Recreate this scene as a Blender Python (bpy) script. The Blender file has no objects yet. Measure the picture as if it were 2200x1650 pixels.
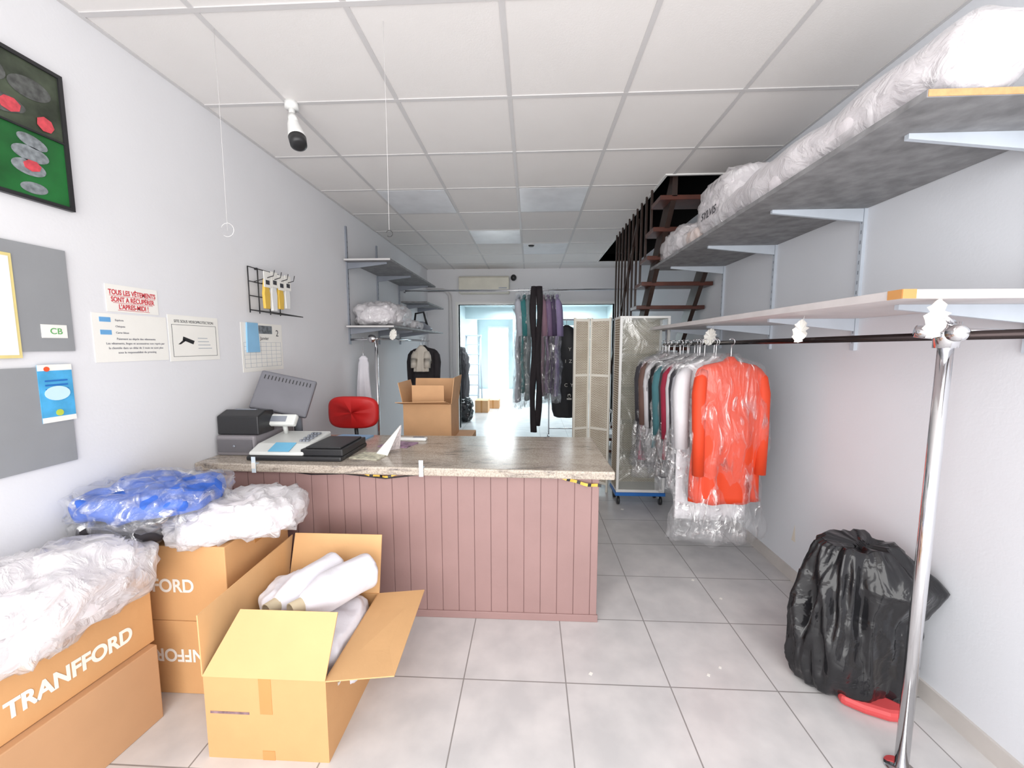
import bpy, math, random
from mathutils import Vector, Matrix, noise
random.seed(7)
S=bpy.context.scene
COL=bpy.context.collection
WM={}
XL=-2.0; XR=1.85; ZC=3.10; YB=7.7
# ---------------------------------------------------------------- materials
MC={}
def mat(name,col,rough=.6,metal=0,var=0.06,scale=6,bump=0,bscale=40,alpha=1,coat=0,spec=.5):
    if name in MC: return MC[name]
    m=bpy.data.materials.new(name); m.use_nodes=True
    n=m.node_tree.nodes; l=m.node_tree.links; b=n['Principled BSDF']
    b.inputs['Roughness'].default_value=rough; b.inputs['Metallic'].default_value=metal
    b.inputs['Specular IOR Level'].default_value=spec
    if coat: b.inputs['Coat Weight'].default_value=coat; b.inputs['Coat Roughness'].default_value=.1
    g=n.new('ShaderNodeNewGeometry')
    no=n.new('ShaderNodeTexNoise'); no.inputs['Scale'].default_value=scale; no.inputs['Detail'].default_value=4
    l.new(g.outputs['Position'],no.inputs['Vector'])
    r=n.new('ShaderNodeValToRGB')
    r.color_ramp.elements[0].position=.3; r.color_ramp.elements[1].position=.7
    r.color_ramp.elements[0].color=[max(0,c*(1-var)) for c in col]+[1]
    r.color_ramp.elements[1].color=[min(1,c*(1+var)) for c in col]+[1]
    l.new(no.outputs['Fac'],r.inputs['Fac']); l.new(r.outputs['Color'],b.inputs['Base Color'])
    if bump:
        n2=n.new('ShaderNodeTexNoise'); n2.inputs['Scale'].default_value=bscale; n2.inputs['Detail'].default_value=3; n2.inputs['Distortion'].default_value=.6
        l.new(g.outputs['Position'],n2.inputs['Vector'])
        bp=n.new('ShaderNodeBump'); bp.inputs['Strength'].default_value=bump; bp.inputs['Distance'].default_value=.01
        l.new(n2.outputs['Fac'],bp.inputs['Height']); l.new(bp.outputs['Normal'],b.inputs['Normal'])
    if alpha<1: b.inputs['Alpha'].default_value=alpha
    MC[name]=m; return m
def film(name,diff,lo,hi,scale=14,stretch=(1,1,.45),col=(.95,.96,1),p0=.5,p1=.64):
    m=bpy.data.materials.new(name); m.use_nodes=True
    n=m.node_tree.nodes; l=m.node_tree.links; n.clear()
    out=n.new('ShaderNodeOutputMaterial'); g=n.new('ShaderNodeNewGeometry'); mp=n.new('ShaderNodeMapping'); mp.inputs['Scale'].default_value=stretch
    l.new(g.outputs['Position'],mp.inputs[0])
    no=n.new('ShaderNodeTexNoise'); no.inputs['Scale'].default_value=scale; no.inputs['Detail'].default_value=5; no.inputs['Distortion'].default_value=1.2
    l.new(mp.outputs[0],no.inputs['Vector'])
    bp=n.new('ShaderNodeBump'); bp.inputs['Strength'].default_value=1; bp.inputs['Distance'].default_value=.03; l.new(no.outputs['Fac'],bp.inputs['Height'])
    r=n.new('ShaderNodeValToRGB'); e=r.color_ramp.elements; e[0].position=p0; e[0].color=(lo,lo,lo,1); e[1].position=p1; e[1].color=(hi,hi,hi,1)
    l.new(no.outputs['Fac'],r.inputs[0])
    gl=n.new('ShaderNodeBsdfGlossy'); gl.inputs['Roughness'].default_value=.16; gl.inputs['Color'].default_value=(1,1,1,1); l.new(bp.outputs[0],gl.inputs['Normal'])
    tr=n.new('ShaderNodeBsdfTransparent'); df=n.new('ShaderNodeBsdfDiffuse'); df.inputs['Color'].default_value=list(col)+[1]; l.new(bp.outputs[0],df.inputs['Normal'])
    m1=n.new('ShaderNodeMixShader'); l.new(r.outputs[0],m1.inputs[0]); l.new(tr.outputs[0],m1.inputs[1]); l.new(gl.outputs[0],m1.inputs[2])
    m2=n.new('ShaderNodeMixShader'); m2.inputs[0].default_value=diff; l.new(m1.outputs[0],m2.inputs[1]); l.new(df.outputs[0],m2.inputs[2])
    l.new(m2.outputs[0],out.inputs[0]); return m
def sr(r,g,b):
    f=lambda c:((c/255+.055)/1.055)**2.4 if c>10 else c/255/12.92
    return (f(r),f(g),f(b))
def brickmat(name,c1,c2,mort,bw,rh,ms,off=(0,0),rough=.3,axes='xy',offset=0,bump=.3):
    m=bpy.data.materials.new(name); m.use_nodes=True
    n=m.node_tree.nodes; l=m.node_tree.links; b=n['Principled BSDF']
    b.inputs['Roughness'].default_value=rough
    g=n.new('ShaderNodeNewGeometry'); sx=n.new('ShaderNodeSeparateXYZ'); cx=n.new('ShaderNodeCombineXYZ')
    l.new(g.outputs['Position'],sx.inputs[0])
    for i,a in enumerate(axes):
        ad=n.new('ShaderNodeMath'); ad.operation='ADD'; ad.inputs[1].default_value=off[i]
        l.new(sx.outputs['xyz'.index(a)],ad.inputs[0]); l.new(ad.outputs[0],cx.inputs[i])
    t=n.new('ShaderNodeTexBrick'); t.offset=offset; t.squash=1
    t.inputs['Scale'].default_value=1; t.inputs['Brick Width'].default_value=bw; t.inputs['Row Height'].default_value=rh
    t.inputs['Mortar Size'].default_value=ms; t.inputs['Mortar Smooth'].default_value=.1
    l.new(cx.outputs[0],t.inputs['Vector'])
    no=n.new('ShaderNodeTexNoise'); no.inputs['Scale'].default_value=5; no.inputs['Detail'].default_value=6
    l.new(g.outputs['Position'],no.inputs['Vector'])
    r=n.new('ShaderNodeValToRGB'); r.color_ramp.elements[0].position=.35; r.color_ramp.elements[1].position=.68
    r.color_ramp.elements[0].color=list(c1)+[1]; r.color_ramp.elements[1].color=list(c2)+[1]
    l.new(no.outputs['Fac'],r.inputs['Fac'])
    l.new(r.outputs['Color'],t.inputs['Color1']); l.new(r.outputs['Color'],t.inputs['Color2'])
    t.inputs['Mortar'].default_value=list(mort)+[1]
    l.new(t.outputs['Color'],b.inputs['Base Color'])
    if bump:
        bp=n.new('ShaderNodeBump'); bp.inputs['Strength'].default_value=bump; bp.inputs['Distance'].default_value=.003; bp.invert=True
        l.new(t.outputs['Fac'],bp.inputs['Height']); l.new(bp.outputs['Normal'],b.inputs['Normal'])
    return m
def granite():
    m=bpy.data.materials.new('granite'); m.use_nodes=True
    n=m.node_tree.nodes; l=m.node_tree.links; b=n['Principled BSDF']; b.inputs['Roughness'].default_value=.2
    g=n.new('ShaderNodeNewGeometry'); mp=n.new('ShaderNodeMapping'); mp.inputs['Scale'].default_value=(.8,3.6,3.6); mp.inputs['Rotation'].default_value=(0,0,.22)
    l.new(g.outputs['Position'],mp.inputs[0])
    a=n.new('ShaderNodeTexNoise'); a.inputs['Scale'].default_value=3.2; a.inputs['Detail'].default_value=12; a.inputs['Roughness'].default_value=.8; a.inputs['Distortion'].default_value=.7
    l.new(mp.outputs[0],a.inputs[0])
    r=n.new('ShaderNodeValToRGB'); e=r.color_ramp.elements
    e[0].position=.36; e[0].color=list(sr(108,102,102))+[1]; e[1].position=.66; e[1].color=list(sr(204,194,182))+[1]
    x=e.new(.47); x.color=list(sr(186,175,162))+[1]
    l.new(a.outputs['Fac'],r.inputs[0])
    c=n.new('ShaderNodeTexNoise'); c.inputs['Scale'].default_value=120; l.new(g.outputs['Position'],c.inputs[0])
    r2=n.new('ShaderNodeValToRGB'); r2.color_ramp.elements[0].position=.35; r2.color_ramp.elements[0].color=(.5,.46,.44,1); r2.color_ramp.elements[1].position=.55; r2.color_ramp.elements[1].color=(1,1,1,1)
    l.new(c.outputs['Fac'],r2.inputs[0])
    mx=n.new('ShaderNodeMix'); mx.data_type='RGBA'; mx.blend_type='MULTIPLY'; mx.inputs[0].default_value=.6
    l.new(r.outputs[0],mx.inputs[6]); l.new(r2.outputs[0],mx.inputs[7]); l.new(mx.outputs[2],b.inputs['Base Color'])
    return m
def emat(name,col,s):
    m=bpy.data.materials.new(name); m.use_nodes=True; n=m.node_tree.nodes; b=n['Principled BSDF']
    b.inputs['Base Color'].default_value=list(col)+[1]; b.inputs['Emission Color'].default_value=list(col)+[1]; b.inputs['Emission Strength'].default_value=s
    return m
M_wall=mat('wall_paint',sr(227,227,230),.7,var=.015,scale=2,bump=.05,bscale=60)
M_wallR=mat('wall_paint_cool',sr(222,225,231),.7,var=.015,scale=2,bump=.05,bscale=60)
M_ceil=mat('ceiling_tile',sr(231,228,226),.8,var=.015,scale=3,bump=.06,bscale=120)
M_grid=mat('ceiling_grid',sr(206,204,204),.5,var=.01)
M_white=mat('white_paint',sr(232,232,230),.45,var=.02)
M_paper=mat('paper',sr(240,238,232),.7,var=.02)
M_floor=brickmat('floor_tile',sr(194,193,194),sr(212,210,210),sr(142,139,138),.505,.465,.0032,(-.18+5.05,-2.265+4.65),.28)
M_gran=granite()
M_mauve=mat('mauve_paint',sr(154,124,121),.5,var=.05,scale=3,bump=.1,bscale=25)
M_mauveD=mat('mauve_groove',sr(136,106,104),.6)
M_card=mat('cardboard',sr(206,158,108),.75,var=.05,scale=4,bump=.08,bscale=30)
M_cardL=mat('cardboard_inside',sr(214,170,120),.75,var=.05,scale=4,bump=.08,bscale=30)
M_cardD=mat('cardboard_brown',sr(192,150,112),.75,var=.05,scale=4)
M_tape=mat('packing_tape',sr(196,142,86),.2,var=.03)
M_chrome=mat('chrome',(.78,.78,.8),.12,1,var=.02)
M_steel=mat('grey_steel',sr(145,150,160),.4,.3)
M_bracket=mat('bracket_paint',sr(196,204,214),.4)
M_shelf=mat('shelf_board_grey',sr(134,134,136),.6,var=.25,scale=14,bump=.05)
M_shelfL=mat('shelf_board_light',sr(205,199,199),.5,var=.05,scale=12)
M_wood_edge=mat('chipboard_edge',sr(196,150,104),.7,var=.1,scale=60)
M_black=mat('black_plastic',(.02,.02,.022),.4)
M_dark=mat('dark_wood',(.03,.016,.012),.4,var=.3,scale=8)
M_tread=mat('tread_wood',sr(80,42,32),.35,var=.2,scale=10)
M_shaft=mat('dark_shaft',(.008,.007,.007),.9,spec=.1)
M_bagblk=mat('black_bin_bag',(.012,.012,.014),.17,var=.1,bump=1,bscale=10)
M_film=film('clear_film',.04,.04,.42,16,(1,1,.22),p0=.54,p1=.66)
M_filmW=film('milky_film',.38,.08,.4,12,(1,1,1),col=(.9,.88,.9))
M_filmB=film('bag_film',.08,.06,.5,12,(1,1,1),p0=.53,p1=.66)
M_cloth=mat('white_cloth',sr(228,226,233),.85,var=.04,scale=9,bump=.3,bscale=20)
M_cloudy=mat('white_bagged_cloth',sr(228,223,227),.6,var=.05,scale=9,bump=.5,bscale=20)
M_blue=mat('blue_cloth',sr(52,98,192),.6,var=.2,scale=14,bump=.6,bscale=20)
M_red=mat('red_fabric',sr(200,30,30),.5)
M_coat=mat('orange_red_coat',sr(212,64,26),.65,var=.06)
M_darkcl=mat('dark_cloth',sr(46,42,46),.8,var=.2)
M_redtx=mat('red_ink',sr(200,60,70),.6); M_ink=mat('black_ink',sr(60,60,66),.6); M_wink=mat('white_ink',sr(240,236,228),.6)
M_grey=mat('grey_board',sr(146,148,151),.6,var=.03)
M_bluepl=mat('blue_plastic',sr(40,110,190),.4)
M_yel=mat('yellow_print',sr(226,186,80),.5)
M_glass=film('cabinet_glass',.04,.06,.12,3,(1,1,1),(.8,.95,.85))
# ---------------------------------------------------------------- builder
class MB:
    def __init__(s): s.v=[];s.f=[];s.m=[];s.s=[]
    def add(s,v,f,m=0,sm=False):
        o=len(s.v); s.v+= [Vector(p) for p in v]
        for q in f: s.f.append([i+o for i in q]); s.m.append(m); s.s.append(sm)
        return s
    def box(s,x0,x1,y0,y1,z0,z1,m=0,M=None):
        v=[Vector((x,y,z)) for z in(z0,z1) for y in(y0,y1) for x in(x0,x1)]
        if M: v=[M@p for p in v]
        return s.add(v,[(0,2,3,1),(4,5,7,6),(0,1,5,4),(2,6,7,3),(0,4,6,2),(1,3,7,5)],m)
    def prism(s,pts,ext,m=0,sm=False):
        n=len(pts); P=[Vector(p) for p in pts]; e=Vector(ext)
        v=P+[p+e for p in P]
        return s.add(v,[tuple(range(n-1,-1,-1)),tuple(range(n,2*n))]+[(i,(i+1)%n,n+(i+1)%n,n+i) for i in range(n)],m,sm)
    def loft(s,rings,m=0,cap=True,sm=True):
        n=len(rings[0]); v=[p for r in rings for p in r]; f=[]
        for k in range(len(rings)-1):
            for i in range(n): f.append((k*n+i,k*n+(i+1)%n,(k+1)*n+(i+1)%n,(k+1)*n+i))
        if cap: f.append(tuple(range(n-1,-1,-1))); f.append(tuple((len(rings)-1)*n+i for i in range(n)))
        return s.add(v,f,m,sm)
    def tube(s,pts,r,m=0,n=10,cap=True):
        P=[Vector(p) for p in pts]; R=r if isinstance(r,(list,tuple)) else [r]*len(P); rings=[]; nx=None
        for i,p in enumerate(P):
            t=(P[min(i+1,len(P)-1)]-P[max(i-1,0)]).normalized()
            if nx is None: nx=t.orthogonal().normalized()
            nx=(nx-t*nx.dot(t)); nx=nx.normalized() if nx.length>1e-5 else t.orthogonal().normalized()
            b=t.cross(nx)
            rings.append([p+(nx*math.cos(a)+b*math.sin(a))*R[i] for a in [2*math.pi*k/n for k in range(n)]])
        return s.loft(rings,m,cap)
    def out(s,name,mats,parent=None,bevel=0,label=None,cat=None,kind=None,group=None,solid=0):
        if not isinstance(mats,(list,tuple)): mats=[mats]
        lo=[min(p[i] for p in s.v) for i in range(3)]; hi=[max(p[i] for p in s.v) for i in range(3)]
        c=Vector([(a+b)/2 for a,b in zip(lo,hi)])
        me=bpy.data.meshes.new(name); me.from_pydata([tuple(p-c) for p in s.v],[],s.f)
        for m in mats: me.materials.append(m)
        for p,mi,sm in zip(me.polygons,s.m,s.s): p.material_index=mi; p.use_smooth=sm
        me.validate(); me.update()
        o=bpy.data.objects.new(name,me); COL.objects.link(o); o.location=c; WM[o]=Matrix.Translation(c)
        if parent: o.parent=parent; o.matrix_parent_inverse=WM[parent].inverted()
        if solid: md=o.modifiers.new('Solid','SOLIDIFY'); md.thickness=solid; md.offset=0
        if bevel: md=o.modifiers.new('Bevel','BEVEL'); md.width=bevel; md.segments=2; md.limit_method='ANGLE'
        meta(o,label,cat,kind,group); return o
def meta(o,label=None,cat=None,kind=None,group=None):
    if label: o['label']=label
    if cat: o['category']=cat
    if kind: o['kind']=kind
    if group: o['group']=group
def thing(name,label,cat,loc,group=None):
    e=bpy.data.objects.new(name,None); COL.objects.link(e); e.location=loc; e.empty_display_size=.1
    WM[e]=Matrix.Translation(loc); meta(e,label,cat,None,group); return e
def text(name,body,size,org,right,up,m,parent=None,align='CENTER',ext=.0004,bold=0,sx=1):
    cu=bpy.data.curves.new('t','FONT'); cu.body=body; cu.size=size; cu.align_x=align; cu.align_y='CENTER'; cu.extrude=ext; cu.offset=bold
    t=bpy.data.objects.new('t',cu); COL.objects.link(t); bpy.context.view_layer.update()
    me=bpy.data.meshes.new_from_object(t.evaluated_get(bpy.context.evaluated_depsgraph_get()))
    bpy.data.objects.remove(t)
    r=Vector(right).normalized(); u=Vector(up).normalized(); w=r.cross(u)
    M=Matrix(((r.x*sx,u.x,w.x,0),(r.y*sx,u.y,w.y,0),(r.z*sx,u.z,w.z,0),(0,0,0,1)))
    me.transform(M); me.materials.clear(); me.materials.append(m)
    o=bpy.data.objects.new(name,me); COL.objects.link(o); o.location=org; WM[o]=Matrix.Translation(org)
    if parent: o.parent=parent; o.matrix_parent_inverse=WM[parent].inverted()
    return o
def struct(mb,name,m,**k): return mb.out(name,m,kind='structure',**k)
def sgn(v,e): return math.copysign(abs(v)**e,v)
def blob(c,d,seed=0,amp=.05,e=.6,freq=3,nu=72,nv=40,fold=.03,floor=None,rot=0,mb=None,m=0):
    mb=mb or MB(); rings=[]; so=Vector((seed*7.3,seed*3.1,seed*1.7)); Rm=Matrix.Rotation(rot,3,'Z')
    for j in range(nv+1):
        ph=-math.pi/2+math.pi*(j+.0001)/(nv+.0002); ring=[]
        for i in range(nu):
            t=2*math.pi*i/nu
            p=Vector((sgn(math.cos(ph),e)*sgn(math.cos(t),e),sgn(math.cos(ph),e)*sgn(math.sin(t),e),sgn(math.sin(ph),e)))
            q=Vector((p.x*d[0],p.y*d[1],p.z*d[2]))
            k=noise.noise(q*freq+so)*amp+(abs(noise.noise(q*freq*2.7+so*2))-.25)*-fold*2+noise.noise(q*freq*7+so)*fold*.35
            q=q+p.normalized()*k
            q=Rm@q+Vector(c)
            fl=floor(q) if callable(floor) else floor
            if fl is not None and q.z<fl: q.z=fl+ (fl-q.z)*.02
            if q.x<XL+.004 and q.y<YB: q.x=XL+.004
            ring.append(q)
        rings.append(ring)
    return mb.loft(rings,m)
# ---------------------------------------------------------------- room
Y0=-1.2; YE=15.0
struct(MB().box(XL-.3,2.6,Y0,YE+.3,-.1,0),'floor',M_floor)
c=MB(); HX0=1.16; HY0=3.6; HY1=7.1
c.box(XL-.15,HX0,Y0,YB,ZC,ZC+.12); c.box(HX0,XR+.15,Y0,HY0,ZC,ZC+.12); c.box(HX0,XR+.15,HY1,YB,ZC,ZC+.12)
struct(c,'ceiling',M_ceil)
g=MB()
for k in range(-3,4):
    x=-.13+.67*k
    if x<=XL or x>=XR: continue
    g.box(x-.013,x+.013,Y0,YB if x<HX0 else HY0,ZC-.004,ZC+.001)
y=1.8-.67*4
while y<YB:
    g.box(XL,HX0 if HY0<y<HY1 else XR,y-.013,y+.013,ZC-.0045,ZC+.001); y+=.67
g.box(XL,XL+.02,Y0,YB,ZC-.006,ZC+.001); g.box(XR-.02,XR,Y0,HY0,ZC-.006,ZC+.001)
struct(g,'trim_1',M_grid)
e=MB().box(HX0-.02,HX0,HY0-.02,HY1+.02,ZC-.01,ZC+.12).box(HX0,XR,HY0-.02,HY0,ZC-.01,ZC+.12).box(HX0,XR,HY1,HY1+.02,ZC-.01,ZC+.12)
struct(e,'trim_2',M_white)
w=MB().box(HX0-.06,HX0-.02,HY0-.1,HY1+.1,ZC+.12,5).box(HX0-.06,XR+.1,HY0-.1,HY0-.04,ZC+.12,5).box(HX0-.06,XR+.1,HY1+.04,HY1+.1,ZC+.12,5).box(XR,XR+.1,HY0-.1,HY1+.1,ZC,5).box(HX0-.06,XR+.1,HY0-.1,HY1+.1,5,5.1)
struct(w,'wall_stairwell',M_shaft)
struct(MB().box(XL-.15,XL,Y0,YB+.15,0,ZC),'wall_left',M_wall)
struct(MB().box(XR,XR+.15,Y0,YB+.15,0,ZC),'wall_right',M_wallR)
OX0,OX1,OZ=-1.40,1.58,2.43
struct(MB().box(XL,OX0,YB,YB+.15,0,ZC).box(OX1,XR,YB,YB+.15,0,ZC).box(OX0,OX1,YB,YB+.15,OZ,ZC),'wall_back',M_wall)
M_cyan=mat('cool_wall',sr(200,216,220),.6,var=.02)
struct(MB().box(-2.15,-2.0,YB+.15,YE,0,2.8),'wall_storeroom_left',M_cyan)
struct(MB().box(2.3,2.45,YB+.15,YE,0,2.8),'wall_storeroom_right',M_cyan)
struct(MB().box(-2.15,-1.62,YE,YE+.15,0,2.8).box(-.82,2.45,YE,YE+.15,0,2.8).box(-1.62,-.82,YE,YE+.15,2.35,2.8),'wall_storeroom_back',M_cyan)
struct(MB().box(-2.15,2.45,YB+.15,YE+.15,2.8,2.9),'ceiling_storeroom',M_cyan)
d=MB().box(-1.62,-1.57,YE-.02,YE+.08,0,2.35).box(-.87,-.82,YE-.02,YE+.08,0,2.35).box(-1.57,-.87,YE-.02,YE+.08,2.28,2.35).box(-1.57,-.87,YE+.02,YE+.04,0,2.28,1)
struct(d,'door_1',[M_white,emat('daylight_glass',(.94,.98,1),18)])
struct(MB().box(XR-.014,XR,Y0,YB,0,.085),'baseboard_right',mat('tile_skirting',sr(198,193,189),.35))
struct(MB().box(XL,XL+.014,Y0,YB,0,.085),'baseboard_left',MC['tile_skirting'])
struct(MB().box(OX0-.05,OX0,YB-.03,YB+.16,0,OZ+.05).box(OX1,OX1+.05,YB-.03,YB+.16,0,OZ+.05).box(OX0,OX1,YB-.03,YB+.16,OZ,OZ+.05),'trim_3',M_white)
struct(MB().box(-2.0,2.3,12.2,12.4,2.45,2.8).box(-.55,-.4,12.2,12.4,0,2.45),'trim_4',M_cyan)
for i,(x,yy,zz,s_,w_,dd) in enumerate([(-.7,9.6,2.795,7,.28,.6),(.9,9.6,2.795,4,.28,.6)]):
    t=thing('ceiling_light','slim rectangular luminous panel set in the storeroom ceiling','ceiling light',(x,yy,zz),'storeroom ceiling lights')
    MB().box(x-w_-.03,x+w_+.03,yy-dd-.03,yy+dd+.03,zz-.03,zz+.004).out('housing',M_white,t)
    MB().box(x-w_,x+w_,yy-dd,yy+dd,zz-.036,zz-.031).out('diffuser',emat('diffuser%d'%i,(.93,.98,1),s_),t)
M_pan=mat('panel_diffuser',sr(230,232,236),.4)
for (ix,iy) in [(-2,2),(0,2),(-1,4),(0,5)]:
    x0=-.13+.67*ix; y0=1.8+.67*(iy+1)
    t=thing('ceiling_panel_light','square unlit light panel with cool white diffuser in the tile grid','ceiling light',(x0+.335,y0+.335,ZC),'grid ceiling lights')
    MB().box(x0+.015,x0+.655,y0+.015,y0+.655,ZC-.006,ZC+.002).out('diffuser',M_pan,t)
# ---------------------------------------------------------------- counter
T=thing('shop_counter','mauve panelled counter body with vertical boards','counter',(-.8,2.57,0))
b=MB(); x=-1.995; BX=.40
while x<BX-.001:
    x2=min(x+.098,BX); b.box(x+.0018,x2-.0018,2.243,2.27,.045,.9); x=x2
b.box(-1.995,BX,2.248,2.275,.0,.9,1)
b.out('panelled_front',[M_mauve,M_mauveD],T,bevel=.0012)
MB().box(BX-.03,BX,2.275,2.92,0,.9).out('side_panel',M_mauve,T)
MB().box(-1.995,BX+.006,2.236,2.25,0,.045).out('skirting',M_mauve,T,bevel=.003)
MB().box(-1.995,BX-.03,2.88,2.92,.0,.9).out('back_panel',M_mauve,T)
ct=MB().prism([(-1.998,2.205,.905),(.47,2.15,.905),(.465,2.985,.905),(-1.998,2.985,.905)],(0,0,.048))
ct.out('granite_worktop',M_gran,bevel=.008,label='polished beige grey granite worktop on the mauve counter',cat='countertop')
def ribbon(name,pts,wd,mats,label,cat,group):
    mb=MB(); P=[Vector(p) for p in pts]; V=[]
    for i,p in enumerate(P):
        d_=(P[min(i+1,len(P)-1)]-P[max(i-1,0)]).normalized(); up=Vector((0,-1,0)).cross(d_)*wd/2; V+=[p-up,p+up]
    mb.add(V,[]) 
    for i in range(len(P)-1): mb.f.append([2*i,2*i+2,2*i+3,2*i+1]); mb.m.append(i%len(mats)); mb.s.append(False)
    return mb.out(name,mats,solid=.002,label=label,cat=cat,group=group)
def rib(x0,x1,z0,sag,drop,n=12):
    return [(x0+(x1-x0)*i/n,2.228-.010*math.sin(i),z0-sag*math.sin(math.pi*i/n)-drop*i/n) for i in range(n+1)]
ribbon('hazard_tape',rib(-.98,-.76,.90,.02,.0),.012,[M_yel,M_yel,M_black],'yellow and black hazard tape scrap under counter edge','tape','hazard tape scraps')
ribbon('hazard_tape',rib(.17,.41,.899,.012,.055),.018,[M_yel,M_yel,M_black],'yellow and black hazard tape peeling under counter edge','tape','hazard tape scraps')
MB().tube([(-1.45,2.235,.902),(-1.3,2.232,.885),(-1.1,2.23,.893),(-.85,2.225,.87),(-.7,2.23,.888),(-.5,2.235,.902)],.004,0,6).out('cable',M_black,label='thin black cable drooping beneath the worktop edge',cat='cable')
for x,yf in((-1.62,2.19),(-.62,2.166)):
    t=thing('counter_clip','clear plastic clip fixed on the worktop edge','clip',(x,yf,.9),'worktop edge clips')
    k=MB().box(x-.012,x+.012,yf-.003,yf+.0,.905,1.0).box(x-.012,x+.012,yf-.001,yf+.03,.9535,.957).out('clip_plate',mat('clear_clip',(.7,.8,.88),.1),t)
    MB().box(x-.011,x+.011,yf-.006,yf-.003,.93,.965).out('sticker',M_wink,k)
# ---------------------------------------------------------------- counter items
ZT=.953
T=thing('cash_drawer','flat grey cash drawer against the wall on the worktop','cash drawer',(-1.87,2.55,ZT))
MB().box(-1.985,-1.73,2.36,2.78,ZT,ZT+.13).out('body',mat('grey_plastic',sr(128,124,128),.4),T,bevel=.015)
k=MB().box(-1.97,-1.745,2.353,2.36,ZT+.025,ZT+.105).out('drawer',mat('grey_plastic_dark',sr(100,98,102),.4),T,bevel=.003)
MB().tube([(-1.86,2.353,ZT+.065),(-1.86,2.348,ZT+.065)],.008,0,12).out('lock',M_steel,k)
T=thing('receipt_printer','black receipt printer standing on the grey cash drawer','printer',(-1.85,2.48,ZT+.13))
k=MB().prism([(-1.985,2.38,ZT+.131),(-1.985,2.38,ZT+.25),(-1.985,2.46,ZT+.28),(-1.985,2.54,ZT+.27),(-1.985,2.54,ZT+.131)],(.27,0,0)).out('housing',M_black,T,bevel=.008)
MB().box(-1.92,-1.78,2.46,2.475,ZT+.27,ZT+.284).out('paper_slot',M_steel,k)
T=thing('point_of_sale_monitor','dark grey touch monitor tilted back with vented rear','monitor',(-1.78,2.7,ZT))
Mm=Matrix.Translation((-1.74,2.70,ZT+.35))@Matrix.Rotation(math.radians(26),4,'Z')@Matrix.Rotation(math.radians(-24),4,'X')@Matrix.Rotation(math.radians(16),4,'Y')
hs=MB().box(-.18,.18,-.022,.022,-.14,.14,0,Mm).out('screen_housing',mat('monitor_grey',sr(110,110,117),.4),T,bevel=.012)
v=MB()
for i in range(14): v.box(-.15+i*.0225,-.144+i*.0225,-.0235,-.02,.08,.11,0,Mm)
v.out('vents',M_black,hs)
MB().box(-.165,.165,.022,.0245,-.125,.125,0,Mm).out('screen',mat('screen_glass',(.02,.02,.03),.08),hs)
MB().tube([(-1.73,2.83,ZT+.02),(-1.73,2.83,ZT+.15),(-1.73,2.74,ZT+.30)],.03).box(-1.8,-1.64,2.79,2.95,ZT,ZT+.02).out('stand',M_steel,T)
T=thing('weighing_scale','white and black shop terminal with a raised display','scale',(-1.5,2.42,ZT)); o_=-.05
bd=MB().prism([(-1.66+o_,2.27,ZT+.03),(-1.66+o_,2.27,ZT+.05),(-1.66+o_,2.36,ZT+.085),(-1.66+o_,2.62,ZT+.11),(-1.66+o_,2.62,ZT+.03)],(.34,0,0)).out('body',mat('offwhite_plastic',sr(215,217,214),.35),T,bevel=.018)
MB().box(-1.34+o_,-1.08+o_,2.28,2.62,ZT+.03,ZT+.07).box(-1.32+o_,-1.10+o_,2.30,2.60,ZT+.07,ZT+.08).out('tray',M_black,T,bevel=.01)
MB().box(-1.67+o_,-1.08+o_,2.26,2.64,ZT,ZT+.03).out('base',M_black,T,bevel=.01)
MB().prism([(-1.54+o_,2.275,ZT+.0555),(-1.54+o_,2.36,ZT+.0885),(-1.41+o_,2.36,ZT+.0885),(-1.41+o_,2.275,ZT+.0555)],(0,-.001,.003)).out('label_sticker',mat('blue_label',sr(110,180,215),.4),bd)
for i in range(3):
    for j in range(4): MB().box(-1.41+o_+i*.022,-1.395+o_+i*.022,2.39+j*.045,2.415+j*.045,ZT+.09+j*.005,ZT+.1+j*.005).out('key',M_steel,bd)
MB().tube([(-1.6+o_,2.56,ZT+.1),(-1.6+o_,2.54,ZT+.2)],.015).out('stalk',MC['offwhite_plastic'],T)
Md=Matrix.Translation((-1.6+o_,2.52,ZT+.2))@Matrix.Rotation(math.radians(-35),4,'X')
dh=MB().box(-.1,.1,-.02,.02,-.04,.04,0,Md).out('display_housing',MC['offwhite_plastic'],T,bevel=.012)
MB().box(-.07,.04,-.0225,-.02,-.018,.022,0,Md).out('display',M_steel,dh)
fm=[M_paper,mat('print_red',sr(215,205,205),.6,var=.25,scale=60),mat('mixed_print',sr(200,196,176),.6,var=.4,scale=40)]
MB().prism([(-1.12,2.34,ZT+.001),(-1.08,2.48,ZT+.001),(-.9,2.44,ZT+.001),(-.93,2.3,ZT+.001)],(0,0,.004)).out('leaflet',fm[2],label='flat printed leaflet lying on the granite worktop',cat='leaflet',group='counter leaflets')
mb=MB(); mb.add([(-.99,2.44,ZT+.002),(-.90,2.40,ZT+.002),(-.84,2.50,ZT+.18),(-.86,2.53,ZT+.17)],[(0,1,2,3)]); mb.add([(-1.0,2.46,ZT+.002),(-.88,2.58,ZT+.002),(-.84,2.505,ZT+.18)],[(0,1,2)],1)
mb.out('leaflet',fm[:2],solid=.001,label='folded white leaflet standing up on the worktop',cat='leaflet',group='counter leaflets')
MB().prism([(-1.05,2.62,ZT+.001),(-1.0,2.78,ZT+.001),(-.8,2.74,ZT+.001),(-.84,2.6,ZT+.001)],(0,0,.006)).out('magazine',mat('mag',sr(150,120,145),.4,var=.7,scale=25),label='glossy colourful magazine on the worktop',cat='magazine')
T=thing('telephone_handset','white cordless handset lying on the worktop','telephone',(-.9,2.82,ZT))
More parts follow.
